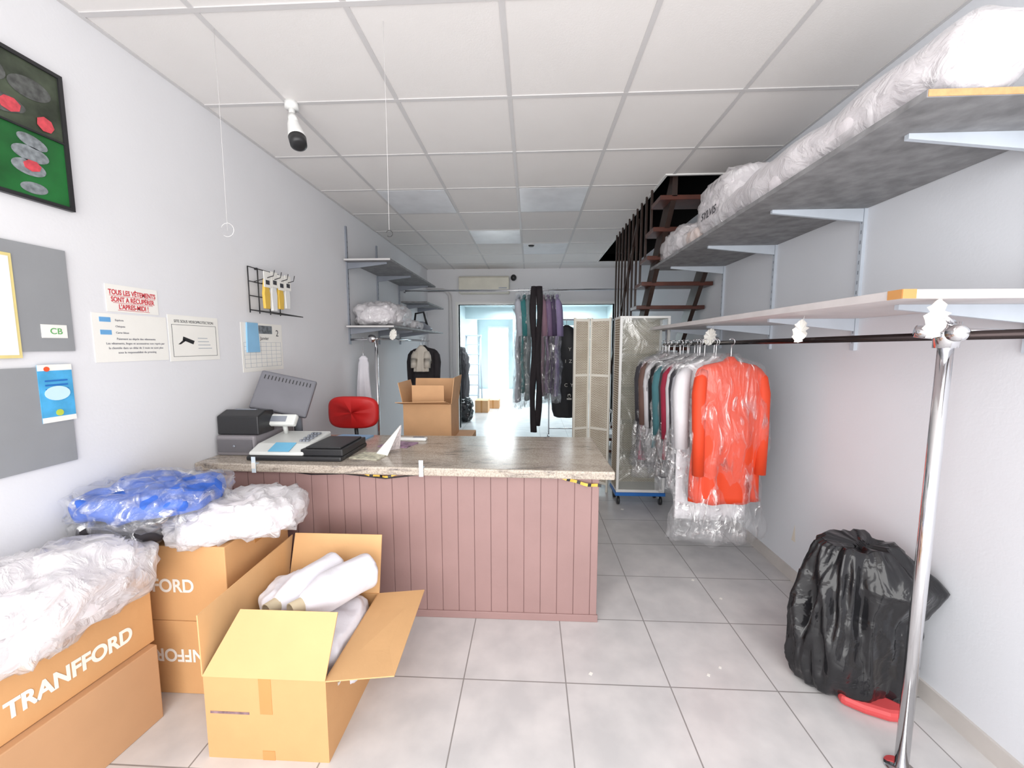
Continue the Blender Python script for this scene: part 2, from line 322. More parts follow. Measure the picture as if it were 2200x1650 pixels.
k=MB().box(-1.0,-.76,2.80,2.85,ZT+.0,ZT+.022).out('handset_body',M_white,T,bevel=.008)
MB().box(-.86,-.78,2.81,2.84,ZT+.022,ZT+.025).out('keypad',M_steel,k)
MB().prism([(-1.5,2.8,ZT+.001),(-1.45,2.95,ZT+.001),(-1.2,2.93,ZT+.001),(-1.22,2.8,ZT+.001)],(0,0,.01)).out('folder',mat('pale_blue',sr(140,180,215),.5),label='pale blue paper folder on the worktop',cat='folder')
# ---------------------------------------------------------------- red chair
T=thing('office_chair','red upholstered office chair behind the counter','chair',(-1.58,3.45,0)); cx0=-1.60
r=MB(); rings=[]
for j,(yy,s_) in enumerate([(3.42,.0),(3.42,.86),(3.435,.98),(3.46,1),(3.485,.96),(3.49,.0)]):
    rings.append([Vector((cx0+.23*s_*sgn(math.cos(t),.55),yy+.02*math.cos(t)**2,1.045+.145*s_*sgn(math.sin(t),.55)+.001*j)) for t in [2*math.pi*i/40 for i in range(40)]])
r.loft(rings,0); r.out('backrest',M_red,T)
blob((cx0,3.72,.5),(.24,.22,.045),1,.005,.45,fold=0,nu=32,nv=12).out('seat',M_red,T)
MB().tube([(cx0,3.5,1.0),(cx0,3.53,.7),(cx0,3.6,.46),(cx0,3.72,.44)],.018).out('back_support',M_black,T)
q=MB().tube([(cx0,3.72,.46),(cx0,3.72,.09)],.028)
for i in range(5):
    a=i*2*math.pi/5+.3; q.tube([(cx0,3.72,.1),(cx0+.27*math.cos(a),3.72+.27*math.sin(a),.075)],.016)
q=q.out('base',M_black,T)
for i in range(5):
    a=i*2*math.pi/5+.3; cx,cy=cx0+.27*math.cos(a),3.72+.27*math.sin(a)
    MB().tube([(cx-.015,cy,.028),(cx+.015,cy,.028)],.027,0,14).tube([(cx,cy,.05),(cx,cy,.075)],.008).out('caster',M_black,q)
# ---------------------------------------------------------------- cardboard boxes
def face_box(mb,c0,dx,dy,z0,z1,m=0):
    c0=Vector((c0[0],c0[1],0)); a=Vector((dx[0],dx[1],0)); b_=Vector((dy[0],dy[1],0)); P=[c0,c0+a,c0+a+b_,c0+b_]
    v=[p+Vector((0,0,z0)) for p in P]+[p+Vector((0,0,z1)) for p in P]
    return mb.add(v,[(3,2,1,0),(4,5,6,7),(0,1,5,4),(1,2,6,5),(2,3,7,6),(3,0,4,7)],m)
def open_box(name,x0,x1,y0,y1,z0,z1,label,flaps,m=M_card,mi=M_cardL,group=None):
    T=thing(name,label,'box',((x0+x1)/2,(y0+y1)/2,z0),group); t=.006
    MB().box(x0,x1,y0,y1,z0,z0+t).box(x0,x0+t,y0,y1,z0+t,z1).box(x1-t,x1,y0,y1,z0+t,z1).box(x0+t,x1-t,y0,y0+t,z0+t,z1).box(x0+t,x1-t,y1-t,y1,z0+t,z1).out('body',m,T)
    for pts in flaps:
        P=[Vector(p) for p in pts]; nn=(P[1]-P[0]).cross(P[3]-P[0]).normalized()*.005
        MB().prism(P,nn).out('flap',mi,T)
    return T
LA='closed brown cardboard carton with white lettering, stacked against the wall'
P0=Vector((-1.66,1.56,0)); dd=Vector((-.12,-.993,0)); nn=Vector((-.993,.12,0))
for z0,z1,tx in((0.0,.345,None),(.347,.64,'TRANFFORD')):
    T=thing('carton',LA if tx else 'closed brown cardboard carton at the bottom of the stack','box',(-1.83,1.28,z0),'stacked cartons')
    off=Vector((0,0,0)) if tx else Vector((.03,-.02,0))
    mb=MB(); face_box(mb,P0+off,dd*.62,nn*.24,z0,z1); mb.out('body',M_card if tx else M_cardD,T,bevel=.004)
    if tx: text('lettering',tx,.084,P0+dd*.272+Vector((.0015,0,z0+.10)),-dd,(0,0,1),M_wink,T,bold=.003,sx=.78)
for k,(z0,z1) in enumerate(((0,.368),(.37,.735))):
    T=thing('carton',LA,'box',(-1.7,1.88,z0),'stacked cartons')
    MB().box(-1.995,-1.39,1.655,2.12,z0,z1).out('body',M_card,T,bevel=.004)
    MB().box(-1.3905,-1.3885,1.85,1.92,z1-.08,z1).out('packing_tape',M_tape,T)
    if k: text('lettering','TRANFFORD',.088,(-1.77,1.6535,z0+.17),(1,0,0),(0,0,1),M_wink,T,bold=.002,sx=.88)
    else: text('lettering','TRANFFORD',.088,(-1.60,1.6535,z0+.2),(-1,0,0),(0,0,-1),M_wink,T,bold=.002,sx=.88)
x0,x1,y0,y1,zt=-1.285,-.79,1.38,1.93,.352
T=open_box('open_carton',x0,x1,y0,y1,0,zt,'open brown cardboard carton holding white fabric rolls',[
 [(x0,y0,zt),(x1,y0,zt),(x1+.0,y0+.12,zt+.20),(x0+.08,y0+.12,zt+.20)],
 [(x1,y1,zt),(x0,y1,zt),(x0+.02,y1+.06,zt+.29),(x1,y1+.06,zt+.29)],
 [(x0,y1,zt),(x0,y0,zt),(x0-.02,y0+.02,zt+.24),(x0-.02,y1+.1,zt+.26)],
 [(x1,y0,zt),(x1,y1,zt),(x1+.23,y1+.04,zt+.0),(x1+.25,y0+.06,zt-.02)]])
MB().box(-1.06,-1.01,y0-.0015,y0,.2,zt).out('packing_tape',M_tape,T); MB().box(-1.06,-1.01,y0-.0015,y0,0,.04).out('packing_tape',M_tape,T)
text('lettering','SF',.07,(x1+.0015,1.5,.27),(0,1,0),(0,0,1),M_wink,T,bold=.002)
MB().box(x0+.02,x0+.18,y0-.001,y0,.195,.205).out('ink_smudge',mat('smudge',sr(130,105,110),.8,var=.4,scale=40),T)
def froll(p0,p1,r,label,seed):
    T=thing('fabric_roll',label,'fabric roll',p0,'white fabric rolls'); a=Vector(p0); b_=Vector(p1); L=b_-a; n=30
    d_=L.normalized(); nx=d_.orthogonal().normalized(); by=d_.cross(nx); N=48
    mb=MB(); rings=[]
    for i in range(n+1):
        t=i/n; q=a+L*(.12+.88*t); rr=r*min(1,.42+.58*(t*3.2)**.7 if t>0 else .42)*(1 if t<.93 else 1-(t-.93)*6)
        ring=[]
        for k in range(N):
            an=2*math.pi*k/N; sp=.10*(k/N)
            w_=1+sp+.10*noise.noise(Vector((math.cos(an)*1.5+seed,math.sin(an)*1.5,t*2.5)))
            ring.append(q+(nx*math.cos(an)+by*math.sin(an))*rr*w_)
        rings.append(ring)
    mb.loft(rings).out('fabric',M_cloth,T)
    def rg(p,q): return [p+(nx*math.cos(k)+by*math.sin(k))*q for k in [2*math.pi*i/24 for i in range(24)]]
    t=MB(); t.loft([rg(a+L*.4,.026),rg(a,.028),rg(a,.033),rg(a+L*.4,.033)],0,False); t.out('cardboard_core',mat('core_card',sr(190,175,148),.7),T)
froll((-1.14,1.56,.50),(-.98,1.90,.52),.075,'rolled white fabric on a cardboard core in the open carton',0)
froll((-1.02,1.54,.52),(-.80,1.88,.52),.08,'rolled white fabric on a cardboard core lying across the carton',2.5)
blob((-.99,1.68,.24),(.2,.22,.17),3,.03,.5,fold=.03).out('white_linen',M_cloth,label='heap of folded white linen filling the open carton',cat='linen')
blob((-1.14,1.76,.44),(.12,.13,.07),4,.02,.6,fold=.03).out('white_linen',M_cloth,label='crumpled white linen beside the fabric rolls',cat='linen')
def bag(name,label,c,d,seed,inner,film=M_filmW,floor=None,rot=0,amp=.03,fold=.03,group=None,e=.6):
    T=thing(name,label,'laundry bag',(c[0],c[1],c[2]-d[2]),group)
    blob(c,d,seed,amp,e,fold=fold,floor=floor,rot=rot).out('folded_laundry',inner,T)
    blob(c,(d[0]+.02,d[1]+.02,d[2]+.012),seed+.4,amp*1.3,e,fold=fold*1.7,floor=floor,rot=rot,freq=3.8).out('plastic_wrap',film,T)
    return T
def flA(q):
    over=(q-P0).dot(Vector((.993,-.12,0)))
    return .645 if over<.004 else max(.5,.645-over*4)
bag('bagged_laundry','white laundry in loose clear plastic on a carton',(-1.765,1.26,.735),(.19,.29,.125),5,M_cloudy,floor=flA,amp=.03,fold=.03)
bag('bagged_laundry','white folded laundry wrapped in clear plastic on cartons',(-1.43,1.84,.815),(.25,.19,.075),6,M_cloudy,floor=.738,rot=.4,amp=.02,fold=.03)
bag('bagged_laundry','blue folded work clothes wrapped in clear plastic',(-1.73,1.70,.955),(.25,.2,.066),7,M_blue,M_filmB,rot=.1,amp=.02,fold=.03)
bag('bagged_laundry','black folded garments in plastic under the blue ones',(-1.80,1.66,.84),(.17,.14,.06),8,M_darkcl,M_filmB,amp=.01)
# ---------------------------------------------------------------- left wall decoration
XW=XL+.0005
def sheet(name,label,cat,y0,y1,z0,z1,m=M_paper,t=.002,group=None,x=XW):
    T=thing(name,label,cat,(x,(y0+y1)/2,z0),group)
    MB().box(x,x+t,y0,y1,z0,z1).out('sheet',m,T); return T
T=thing('framed_picture','black framed photo print of grey pebbles and red petals on green','picture',(XW,1.35,2.2))
MB().box(XW,XW+.02,1.02,1.695,2.225,2.24).box(XW,XW+.02,1.02,1.695,2.76,2.775).box(XW,XW+.02,1.68,1.695,2.24,2.76).box(XW,XW+.02,1.02,1.035,2.24,2.76).box(XW,XW+.02,1.035,1.68,2.495,2.502).out('frame',M_black,T)
lp=MB().box(XW,XW+.012,1.035,1.68,2.24,2.497).out('lower_print',mat('green_print',sr(30,98,46),.4,var=.4,scale=5),T)
up_=MB().box(XW,XW+.012,1.035,1.68,2.5,2.76).out('upper_print',mat('dark_green_print',sr(62,70,56),.4,var=.7,scale=9),T)
def disc(mb,y,z,ry,rz,m,x=XW+.013,a=0,n=24):
    pts=[(x,y+ry*math.cos(t)*math.cos(a)-rz*math.sin(t)*math.sin(a),z+ry*math.cos(t)*math.sin(a)+rz*math.sin(t)*math.cos(a)) for t in [2*math.pi*i/n for i in range(n)]]
    return mb.prism(pts,(.0015,0,0),m)
M_peb=mat('pebble_print',sr(130,136,140),.4,var=.4,scale=50)
for y,z,ry,rz,a in((1.57,2.455,.05,.024,-.2),(1.56,2.405,.06,.03,0),(1.55,2.35,.055,.03,0),(1.56,2.275,.045,.022,.1)): disc(MB(),y,z,ry,rz,0,a=a).out('pebble',M_peb,lp)
for y,z,ry,rz,a in((1.42,2.68,.09,.05,-.2),(1.58,2.66,.07,.04,.1),(1.46,2.56,.10,.035,.1)): disc(MB(),y,z,ry,rz,0,a=a).out('pebble',mat('dark_pebble_print',sr(84,86,84),.4,var=.4,scale=50),up_)
for y,z,ry,rz,a in((1.51,2.565,.035,.028,.3),(1.62,2.545,.03,.03,.8),(1.56,2.36,.03,.022,.2),(1.36,2.6,.05,.03,0)): disc(MB(),y,z,ry,rz,0,x=XW+.015,a=a,n=7).out('petal',mat('petal_print',sr(205,75,85),.4,var=.2,scale=50),up_ if z>2.5 else lp)
T=sheet('notice_board','upper grey felt notice board on the wall','notice board',1.15,1.645,1.625,2.05,M_grey,.01)
T=sheet('notice_board','lower grey felt notice board on the wall','notice board',1.15,1.61,1.15,1.56,M_grey,.01)
T=sheet('certificate','white certificate with a yellow border pinned to the board','certificate',1.2,1.46,1.6,2.0,mat('yellow_border',sr(225,208,140),.6),.003,x=XW+.0105)
MB().box(XW+.0137,XW+.0147,1.2,1.45,1.612,1.988).out('paper',M_paper,T)
for i in range(7): MB().box(XW+.0148,XW+.0152,1.25,1.4,1.7+i*.035,1.703+i*.035).out('text_line',M_ink,T)
T=sheet('business_card','small white card on the grey notice board','card',1.53,1.62,1.68,1.735,M_paper,.002,x=XW+.0105)
text('lettering','CB',.035,(XW+.0135,1.58,1.707),(0,1,0),(0,0,1),mat('green_ink',sr(90,170,90),.6),T)
T=sheet('flyer','blue and white advertising flyer pinned to the board','flyer',1.5,1.62,1.33,1.57,mat('flyer_blue',sr(80,170,220),.4,var=.15,scale=20),.002,x=XW+.0105)
for a,b_ in((1.545,1.57),(1.33,1.352)): MB().box(XW+.0127,XW+.0137,1.5,1.62,a,b_).out('white_band',M_paper,T)
disc(MB(),1.56,1.45,.045,.03,0,x=XW+.0137).out('pale_bubble',mat('pale_print',sr(200,230,240),.5),T)
disc(MB(),1.53,1.552,.010,.010,0,x=XW+.0141).out('orange_spot',mat('orange_print',sr(230,90,50),.5),T)
disc(MB(),1.56,1.368,.014,.014,0,x=XW+.0141,n=9).out('flower_print',mat('lime_print',sr(190,205,80),.5),T)
for i in range(3): MB().box(XW+.0141,XW+.0145,1.52,1.6,1.50-i*.018,1.506-i*.018).out('text_line',mat('blue_ink',sr(40,110,190),.5),T)
T=sheet('paper_sign','white paper sign with red capital lettering','sign',1.80,2.06,1.81,1.94)
for i,s_ in enumerate(('TOUS LES VÊTEMENTS','SONT A RÉCUPÉRER',"L'APRES-MIDI !")):
    z=1.903-i*.034; w_=(.115,.10,.08)[i]
    text('lettering',s_,.033,(XW+.0025,1.93,z),(0,1,0),(0,0,1),M_redtx,T,bold=.0008,sx=.72)
    MB().box(XW+.002,XW+.0026,1.93-w_,1.93+w_,z-.0165,z-.0145).out('underline',M_redtx,T)
T=sheet('paper_notice','white paper notice with small blue pictograms and printed lines','notice',1.73,2.1,1.57,1.8)
M_lightink=mat('light_ink',sr(150,160,175),.6); M_midink=mat('mid_ink',sr(105,105,115),.6)
for i,s_ in enumerate(('Paiement au dépôt des vêtements','Les vêtements, linges et accessoires non repris par','la clientèle dans un délai de 3 mois ne sont plus','sous la responsabilité du pressing')):
    text('lettering',s_,.0145,(XW+.0025,1.93,1.68-i*.022),(0,1,0),(0,0,1),M_midink,T)
for z,s_ in((1.77,'Espèces'),(1.74,'Chèques'),(1.71,'Carte bleue')):
    text('lettering',s_,.013,(XW+.0025,1.83,z),(0,1,0),(0,0,1),M_midink,T,align='LEFT')
for za in(1.76,1.70): MB().box(XW+.002,XW+.003,1.76,1.81,za,za+.022).out('pictogram',mat('sky_print',sr(110,170,220),.5),T)
T=sheet('camera_sign','laminated white sign with a black security camera drawing','sign',2.11,2.46,1.56,1.82)
text('lettering','SITE SOUS VIDEOPROTECTION',.022,(XW+.0025,2.285,1.785),(0,1,0),(0,0,1),M_ink,T,sx=.9)
mb=MB()
for a in((2.13,2.44,1.765,1.767),(2.13,2.44,1.585,1.587),(2.13,2.132,1.585,1.767),(2.438,2.44,1.585,1.767)): mb.box(XW+.002,XW+.0028,*a)
mb.out('border',M_ink,T)
mb=MB(); mb.prism([(XW+.002,2.2,1.7),(XW+.002,2.275,1.675),(XW+.002,2.265,1.655),(XW+.002,2.195,1.68)],(.001,0,0)); mb.prism([(XW+.002,2.165,1.655),(XW+.002,2.18,1.655),(XW+.002,2.215,1.675),(XW+.002,2.205,1.685)],(.001,0,0)); mb.out('camera_drawing',M_black,T)
for i in range(4): MB().box(XW+.002,XW+.0028,2.3,2.3+.1-.01*i,1.63+i*.02,1.633+i*.02).out('text_line',M_lightink,T)
T=sheet('wall_calendar','white wall calendar sheet with a printed month grid','calendar',2.66,3.11,1.46,1.81)
mb=MB()
for i in range(8): mb.box(XW+.002,XW+.0026,2.68+i*.058,2.682+i*.058,1.49,1.67)
for i in range(7): mb.box(XW+.002,XW+.0026,2.68,3.088,1.49+i*.03,1.4915+i*.03)
mb.out('grid_lines',M_lightink,T)
text('lettering','Janvier',.035,(XW+.0025,2.9,1.70),(0,1,0),(0,0,1),M_ink,T); text('lettering','2',.07,(XW+.0025,3.05,1.74),(0,1,0),(0,0,1),M_ink,T)
MB().box(XW+.002,XW+.003,2.84,2.99,1.735,1.795).out('photo',mat('grey_print',sr(110,115,120),.5,var=.6,scale=40),T)
MB().prism([(XW+.003,2.70,1.6),(XW+.003,2.83,1.6),(XW+.003,2.82,1.81),(XW+.003,2.71,1.81)],(.01,0,0)).out('paper_note',mat('blue_note',sr(140,190,225),.6),label='pale blue paper note stuck over the calendar',cat='note')
T=thing('wire_display_rack','black wire wall rack with projecting hooks','display rack',(XW,2.9,1.85))
mb=MB(); w_=.004
for z in(2.2,2.1,2.0,1.9): mb.tube([(XW+.02,2.74,z),(XW+.02,3.08,z)],w_,0,6)
for y in(2.74,2.84,2.96,3.08): mb.tube([(XW+.02,y,2.2),(XW+.02,y,1.88)],w_,0,6)
mb.tube([(XW+.02,2.74,1.9),(XW+.2,2.74,1.87),(XW+.2,3.08,1.87),(XW+.02,3.08,1.9)],w_,0,6); mb.tube([(XW,2.84,2.2),(XW+.02,2.84,2.2)],.008,0,6)
mb.out('wire_frame',M_black,T)
for y in(2.79,2.87,2.95,3.03): MB().tube([(XW+.02,y,2.10),(XW+.17,y,2.14),(XW+.18,y,2.18)],.003,0,6).out('hook',M_black,T)
for y,m1,z0,z1,nm in((2.79,M_yel,1.91,2.12,'yellow'),(2.87,M_white,1.9,2.13,'white'),(2.95,M_yel,1.92,2.12,'yellow'),(3.03,M_white,1.93,2.13,'white')):
    T=thing('clothes_brush','small '+nm+' lint brush hanging on the wire rack','brush',(XW+.12,y,z0),'brushes on the wire rack')
    MB().prism([(XW+.1,y-.026,z0),(XW+.1,y+.026,z0),(XW+.1,y+.033,(z0+z1)/2),(XW+.1,y+.014,z1),(XW+.1,y-.014,z1),(XW+.1,y-.033,(z0+z1)/2)],(.02,0,0)).out('brush_body',m1,T,bevel=.004)
    MB().box(XW+.121,XW+.125,y-.036,y+.036,z1-.06,z1+.05).out('header_card',M_paper,T)
    MB().box(XW+.1255,XW+.127,y-.02,y+.02,z1-.04,z1-.01).out('card_print',M_ink,T)
# ---------------------------------------------------------------- left shelving
for y,zb in((4.3,1.66),(5.15,1.66),(6.0,1.66)):
    T=thing('shelf_upright','grey slotted steel wall upright','shelf upright',(XL,y,zb),'wall uprights'); k=MB().box(XL,XL+.018,y-.012,y+.012,zb,2.92 if y<6 else 2.8).out('rail',M_steel,T)
    s_=MB()
    for i in range(20): s_.box(XL+.018,XL+.019,y-.003,y+.003,zb+.04+i*.055,zb+.06+i*.055)
    s_.out('slots',M_black,k)
def bracket(mb,xw,xt,y,z,h=.07,m=0):
    mb.prism([(xw,y-.009,z),(xt,y-.009,z),(xt,y-.009,z-.018),(xw,y-.009,z-h)],(0,.018,0),m)
def shelf(name,label,x0,x1,y0,y1,z,t,ys,xw,xt,m,edge=None,group=None):
    T=thing(name,label,'shelf',((x0+x1)/2,(y0+y1)/2,z-.07),group)
    k=MB().box(x0,x1,y0,y1,z,z+t).out('board',m,T,bevel=.002)
    if edge: MB().box(x0+.002,x1,y0-.002,y0,z+.002,z+t-.002).out('board_edge',edge,k)
    for y in ys:
        mb=MB(); bracket(mb,xw,xt,y,z-.0005); mb.out('bracket',M_bracket if xw>0 else M_steel,T)
    return T
shelf('wall_shelf','long grey melamine shelf, empty, on steel brackets',XL+.02,-1.48,4.2,6.2,2.54,.022,(4.3,5.15,6.0),XL+.02,-1.55,M_shelf,M_grid,'grey wall shelves')
shelf('wall_shelf','lower grey melamine shelf holding folded white linen',XL+.02,-1.46,4.2,6.6,1.84,.022,(4.3,5.15,6.0),XL+.02,-1.55,M_shelf,M_grid,'grey wall shelves')
shelf('wall_shelf','narrow grey melamine shelf at the end of the row',XL+.002,-1.6,6.1,7.3,2.3,.022,(6.4,7.0),XL+.002,-1.65,M_shelf,None,'grey wall shelves')
bag('bagged_laundry','folded white linen in clear plastic on the grey shelf',(-1.72,4.6,1.985),(.24,.33,.12),11,M_cloudy,floor=1.866,amp=.015)
bag('bagged_laundry','small white packet in clear plastic on the grey shelf',(-1.68,5.35,1.91),(.16,.2,.045),12,M_cloudy,floor=1.866,amp=.01)
T=thing('steam_iron','grey and black steam iron standing on the shelf','iron',(-1.62,5.9,1.862))
MB().prism([(-1.75,5.85,1.863),(-1.5,5.85,1.863),(-1.48,5.85,1.9),(-1.6,5.85,2.0),(-1.76,5.85,2.0)],(0,.12,0)).out('body',M_steel,T,bevel=.01)
MB().tube([(-1.74,5.91,1.99),(-1.72,5.91,2.12),(-1.6,5.91,2.14),(-1.55,5.91,1.95)],.016).out('handle',M_black,T)
T=thing('clothes_rail','chrome clothes rail on a post below the grey shelf','clothes rail',(-1.7,4.3,0))
MB().tube([(-1.66,4.22,1.72),(-1.66,6.4,1.72)],.014).out('rail',M_chrome,T); MB().tube([(-1.70,4.3,0.01),(-1.70,4.3,1.72)],.018).tube([(-1.70,4.3,0.0),(-1.70,4.3,.012)],.05).out('post',M_chrome,T)
MB().tube([(-1.99,4.3,1.71),(-1.64,4.3,1.72)],.012).tube([(-1.74,4.27,1.72),(-1.74,4.3,1.72)],.045,0,20).out('bracket',M_chrome,T)
# ---------------------------------------------------------------- garments
def garment(name,label,x,y,zr,L,W,m,ang=0,sleeves=True,cover=M_film,group=None,seed=0,drop=.09,D=.045,clen=.1,hook=True,taper=1.06,slen=.62,sr_=1.0):
    T=thing(name,label,'clothes',(x,y,zr-L-drop),group); A=Matrix.Translation((x,y,0))@Matrix.Rotation(ang,4,'Z'); z0=zr-drop
    n=56
    def ring(z,rx,ry,t,wob=0):
        out=[]
        for i in range(n):
            a=2*math.pi*i/n; ca,sa=math.cos(a),math.sin(a)
            k=1+(.012*math.sin(a*7+seed*2+z*3)+.008*math.sin(a*12+seed))*t*4
            f=noise.noise(Vector((ca*rx*14+seed,sa*3,z*2.5)))*.35*t+.25*t*math.sin(a*9+seed)
            w_=wob*(noise.noise(Vector((ca*2.5,sa*2.5+seed,z*6)))+.5*noise.noise(Vector((ca*8+seed,sa*6,z*3))))
            out.append(A@Vector((rx*k*sgn(ca,.8)+w_*ca,ry*(k+f)*sa+.01*math.sin(z*9+seed)+w_*sa,z)))
        return out
    def body(ex,mb,LL,wob=0):
        rg=[ring(z0+.02+ex,.02+ex,.02+ex,0),ring(z0-.01+ex,.05+ex,.03+ex,0),ring(z0-.035+ex*.7,W*.36+ex,D*.7+ex,0),ring(z0-.06+ex*.5,W*.44+ex,D*.9+ex,.05),ring(z0-.10,W*.47+ex,D+ex,.1)]
        for t in [i/20 for i in range(1,21)]:
            rg.append(ring(z0-.10-(LL-.10)*t,W*(.45+(taper*.5-.45)*t)+ex,D*(1+.3*t)+ex,.15+.55*t,wob))
        mb.loft(rg,0,True); return mb
    hk=MB(); pts=[A@Vector(p) for p in [(0,0,z0-.01),(0,0,z0+.03),(.0,.0,zr-.012)]]
    pts+= [A@Vector((.022*math.cos(t)-.0,0,zr+.006+.022*math.sin(t))) for t in [math.radians(-90+d_) for d_ in range(20,260,30)]]
    hk.tube(pts,.0028,0,6); hk.tube([A@Vector((-W*.4,0,z0-.06)),A@Vector((0,0,z0-.005)),A@Vector((W*.4,0,z0-.06))],.004,0,6)
    if hook: hk.out('hanger',M_chrome,T)
    mb=body(0,MB(),L)
    if sleeves:
        for s_ in(-1,1):
            q=min(slen,L*.85); W2=W-(1-sr_)*.05
            pts=[A@Vector((s_*W2*.37,-.005,z0-.07)),A@Vector((s_*W2*.43,-.014,z0-.125)),A@Vector((s_*W2*.455,-.022,z0-.22)),A@Vector((s_*W2*.455,-.035,z0-q*.6)),A@Vector((s_*W2*.445,-.045,z0-q))]
            mb.tube(pts,[.035*sr_,.05*sr_,.055*sr_,.05*sr_,.045*sr_],0,18)
    mb.out('cloth',m,T)
    if cover: body(.024,MB(),L+clen,.06).out('plastic_cover',cover,T)
    return T,A,z0
YR=6.25
T=thing('hanging_rail','long chrome clothes rail spanning below the ceiling','clothes rail',(0,YR,2.5))
MB().tube([(-1.99,YR,2.5),(1.84,YR,2.5)],.014).out('rail',M_chrome,T)
for xa in(1.825,-1.999): MB().tube([(xa,YR,2.5),(xa+.023,YR,2.5)],.035).out('wall_flange',M_chrome,T)
cols=[(-.19,'pale grey',sr(195,198,208),1.65),(-.11,'teal',sr(60,130,132),1.5),(-.04,'grey green',sr(125,138,140),1.62),(.19,'dusty pink',sr(165,130,146),1.55),(.27,'mauve',sr(140,116,150),1.5),(.34,'dark violet',sr(84,72,100),1.5),(.41,'lilac',sr(165,148,190),1.55)]
for i,(x,nm,c_,L) in enumerate(cols):
    garment('long_garment',nm+' long garment in clear plastic on the high rail',x,YR,2.5,L,.34,mat('cl_'+nm.replace(' ','_'),c_,.7,var=.12),ang=math.radians(82),cover=M_filmB,group='clothes on the high rail',seed=i,D=.025)
T=thing('long_trousers','pair of long black trousers hanging from the high rail','clothes',(.08,YR-.04,.3),'clothes on the high rail')
for s_,za in((-1,.32),(1,.42)):
    mb=MB(); rg=[]
    for k in range(18):
        z=2.52-(2.52-za)*k/17; rg.append([Vector((.08+s_*(.038+.014*math.sin(k*.6))+.044*(1+.14*math.sin(k*.9+s_))*math.cos(t),YR-.26+.026*math.sin(t)*(1+.3*math.sin(3*t+k)),z)) for t in [2*math.pi*i/20 for i in range(20)]])
    mb.loft(rg).out('trouser_leg',mat('black_cloth',(.022,.016,.02),.8),T)
MB().tube([(.02,YR-.25,2.5),(.02,YR-.02,2.53),(.02,YR+.02,2.49)],.004).tube([(.14,YR-.25,2.5),(.14,YR-.02,2.53),(.14,YR+.02,2.49)],.004).tube([(-.01,YR-.25,2.49),(.17,YR-.25,2.49)],.006).out('hanger',M_chrome,T)
T=thing('rolling_garment_rack','chrome garment rack standing near the opening','garment rack',(1.0,6.75,0))
mb=MB().tube([(.3,6.85,2.08),(1.6,6.85,2.08)],.014).tube([(.32,6.85,.08),(.32,6.85,2.08)],.014).tube([(1.58,6.85,.08),(1.58,6.85,2.08)],.014).tube([(.32,6.65,.08),(.32,7.1,.08)],.014).tube([(1.58,6.65,.08),(1.58,7.1,.08)],.014).tube([(.32,6.85,.2),(1.58,6.85,.2)],.012); k=mb.out('frame',M_chrome,T)
for x in(.32,1.58):
    for y in(6.65,7.1): MB().tube([(x-.012,y,.035),(x+.012,y,.035)],.034,0,14).tube([(x,y,.05),(x,y,.08)],.01).out('caster',M_black,k)
T=thing('garment_bag','long black suit bag with white lettering on the rack','garment bag',(.63,6.7,.5))
rg=[]; gx=.60
for z,rx in((.42,.15),(.44,.2),(.55,.235),(.8,.25),(1.0,.25),(1.3,.25),(1.6,.245),(1.75,.23),(1.88,.17),(1.95,.09),(1.985,.03)):
    rg.append([Vector((gx+rx*math.cos(t),6.72+(.05 if rx>.1 else .025)*math.sin(t)*(1+.2*math.sin(5*t+z*4)),z)) for t in [2*math.pi*i/30 for i in range(30)]])
k=MB().loft(rg).out('bag_body',mat('black_nylon',(.02,.02,.024),.5),T)
MB().tube([(gx,6.72,1.96),(gx,6.74,2.05),(gx,6.82,2.1),(gx,6.865,2.09)],.004).out('hanger_hook',M_chrome,T)
for s_,x,z in(('I  Z',gx+.03,1.38),('C  Y',gx+.04,.98),('Y',gx+.05,1.58)): text('lettering',s_,.08,(x,6.645,z),(1,0,0),(0,0,1),M_wink,k)
mb=MB()
for a in(-.5,0,.5): mb.prism([Vector((gx+.05+.045*math.sin(a)*q[1]+q[0]*math.cos(a),6.645,.76+.085*q[1]*math.cos(a))) for q in((0,0),(.018,.5),(0,1),(-.018,.5))],(0,.002,0))
mb.box(gx+.01,gx+.09,6.645,6.647,.735,.762); mb.out('emblem',M_wink,k)
# ---------------------------------------------------------------- folding screen + cabinet
M_wick=brickmat('wicker_weave',sr(208,200,184),sr(230,224,210),sr(146,130,112),.03,.012,.0022,(0,0),.7,'xz',.5,.8)
M_cream=mat('cream_paint',sr(226,222,212),.5,var=.03)
T=thing('folding_screen','white folding screen with woven wicker infill','folding screen',(.66,4.4,0))
pp=[(.475,4.42),(.655,4.50),(.67,4.50),(.87,4.36)]
for k in((0,1),(2,3)):
    a=Vector((*pp[k[0]],0)); b_=Vector((*pp[k[1]],0)); W_=(b_-a).length; Mx=Matrix.Translation(a)@Matrix.Rotation(math.atan2(b_.y-a.y,b_.x-a.x),4,'Z')
    f=MB(); f.box(0,.022,-.012,.012,0,1.95,0,Mx); f.box(W_-.022,W_,-.012,.012,0,1.95,0,Mx)
    for z in(.08,.7,1.3,1.91): f.box(.022,W_-.022,-.011,.011,z,z+.03,0,Mx)
    fo=f.out('panel_frame',M_cream,T,bevel=.002)
    f=MB()
    for z0,z1 in((.11,.7),(.73,1.3),(1.33,1.91)):
        f.box(.022,W_-.022,-.004,.004,z0,z1,0,Mx)
        for i in range(9): xx=.022+(W_-.044)*(i+.5)/9; f.box(xx-.003,xx+.003,-.007,.007,z0,z1,0,Mx)
        nz=int((z1-z0)/.02)
        for j in range(nz): f.box(.022,W_-.022,-.006,.006,z0+j*.02+.003,z0+j*.02+.009,0,Mx)
    f.out('wicker_infill',M_wick,fo)
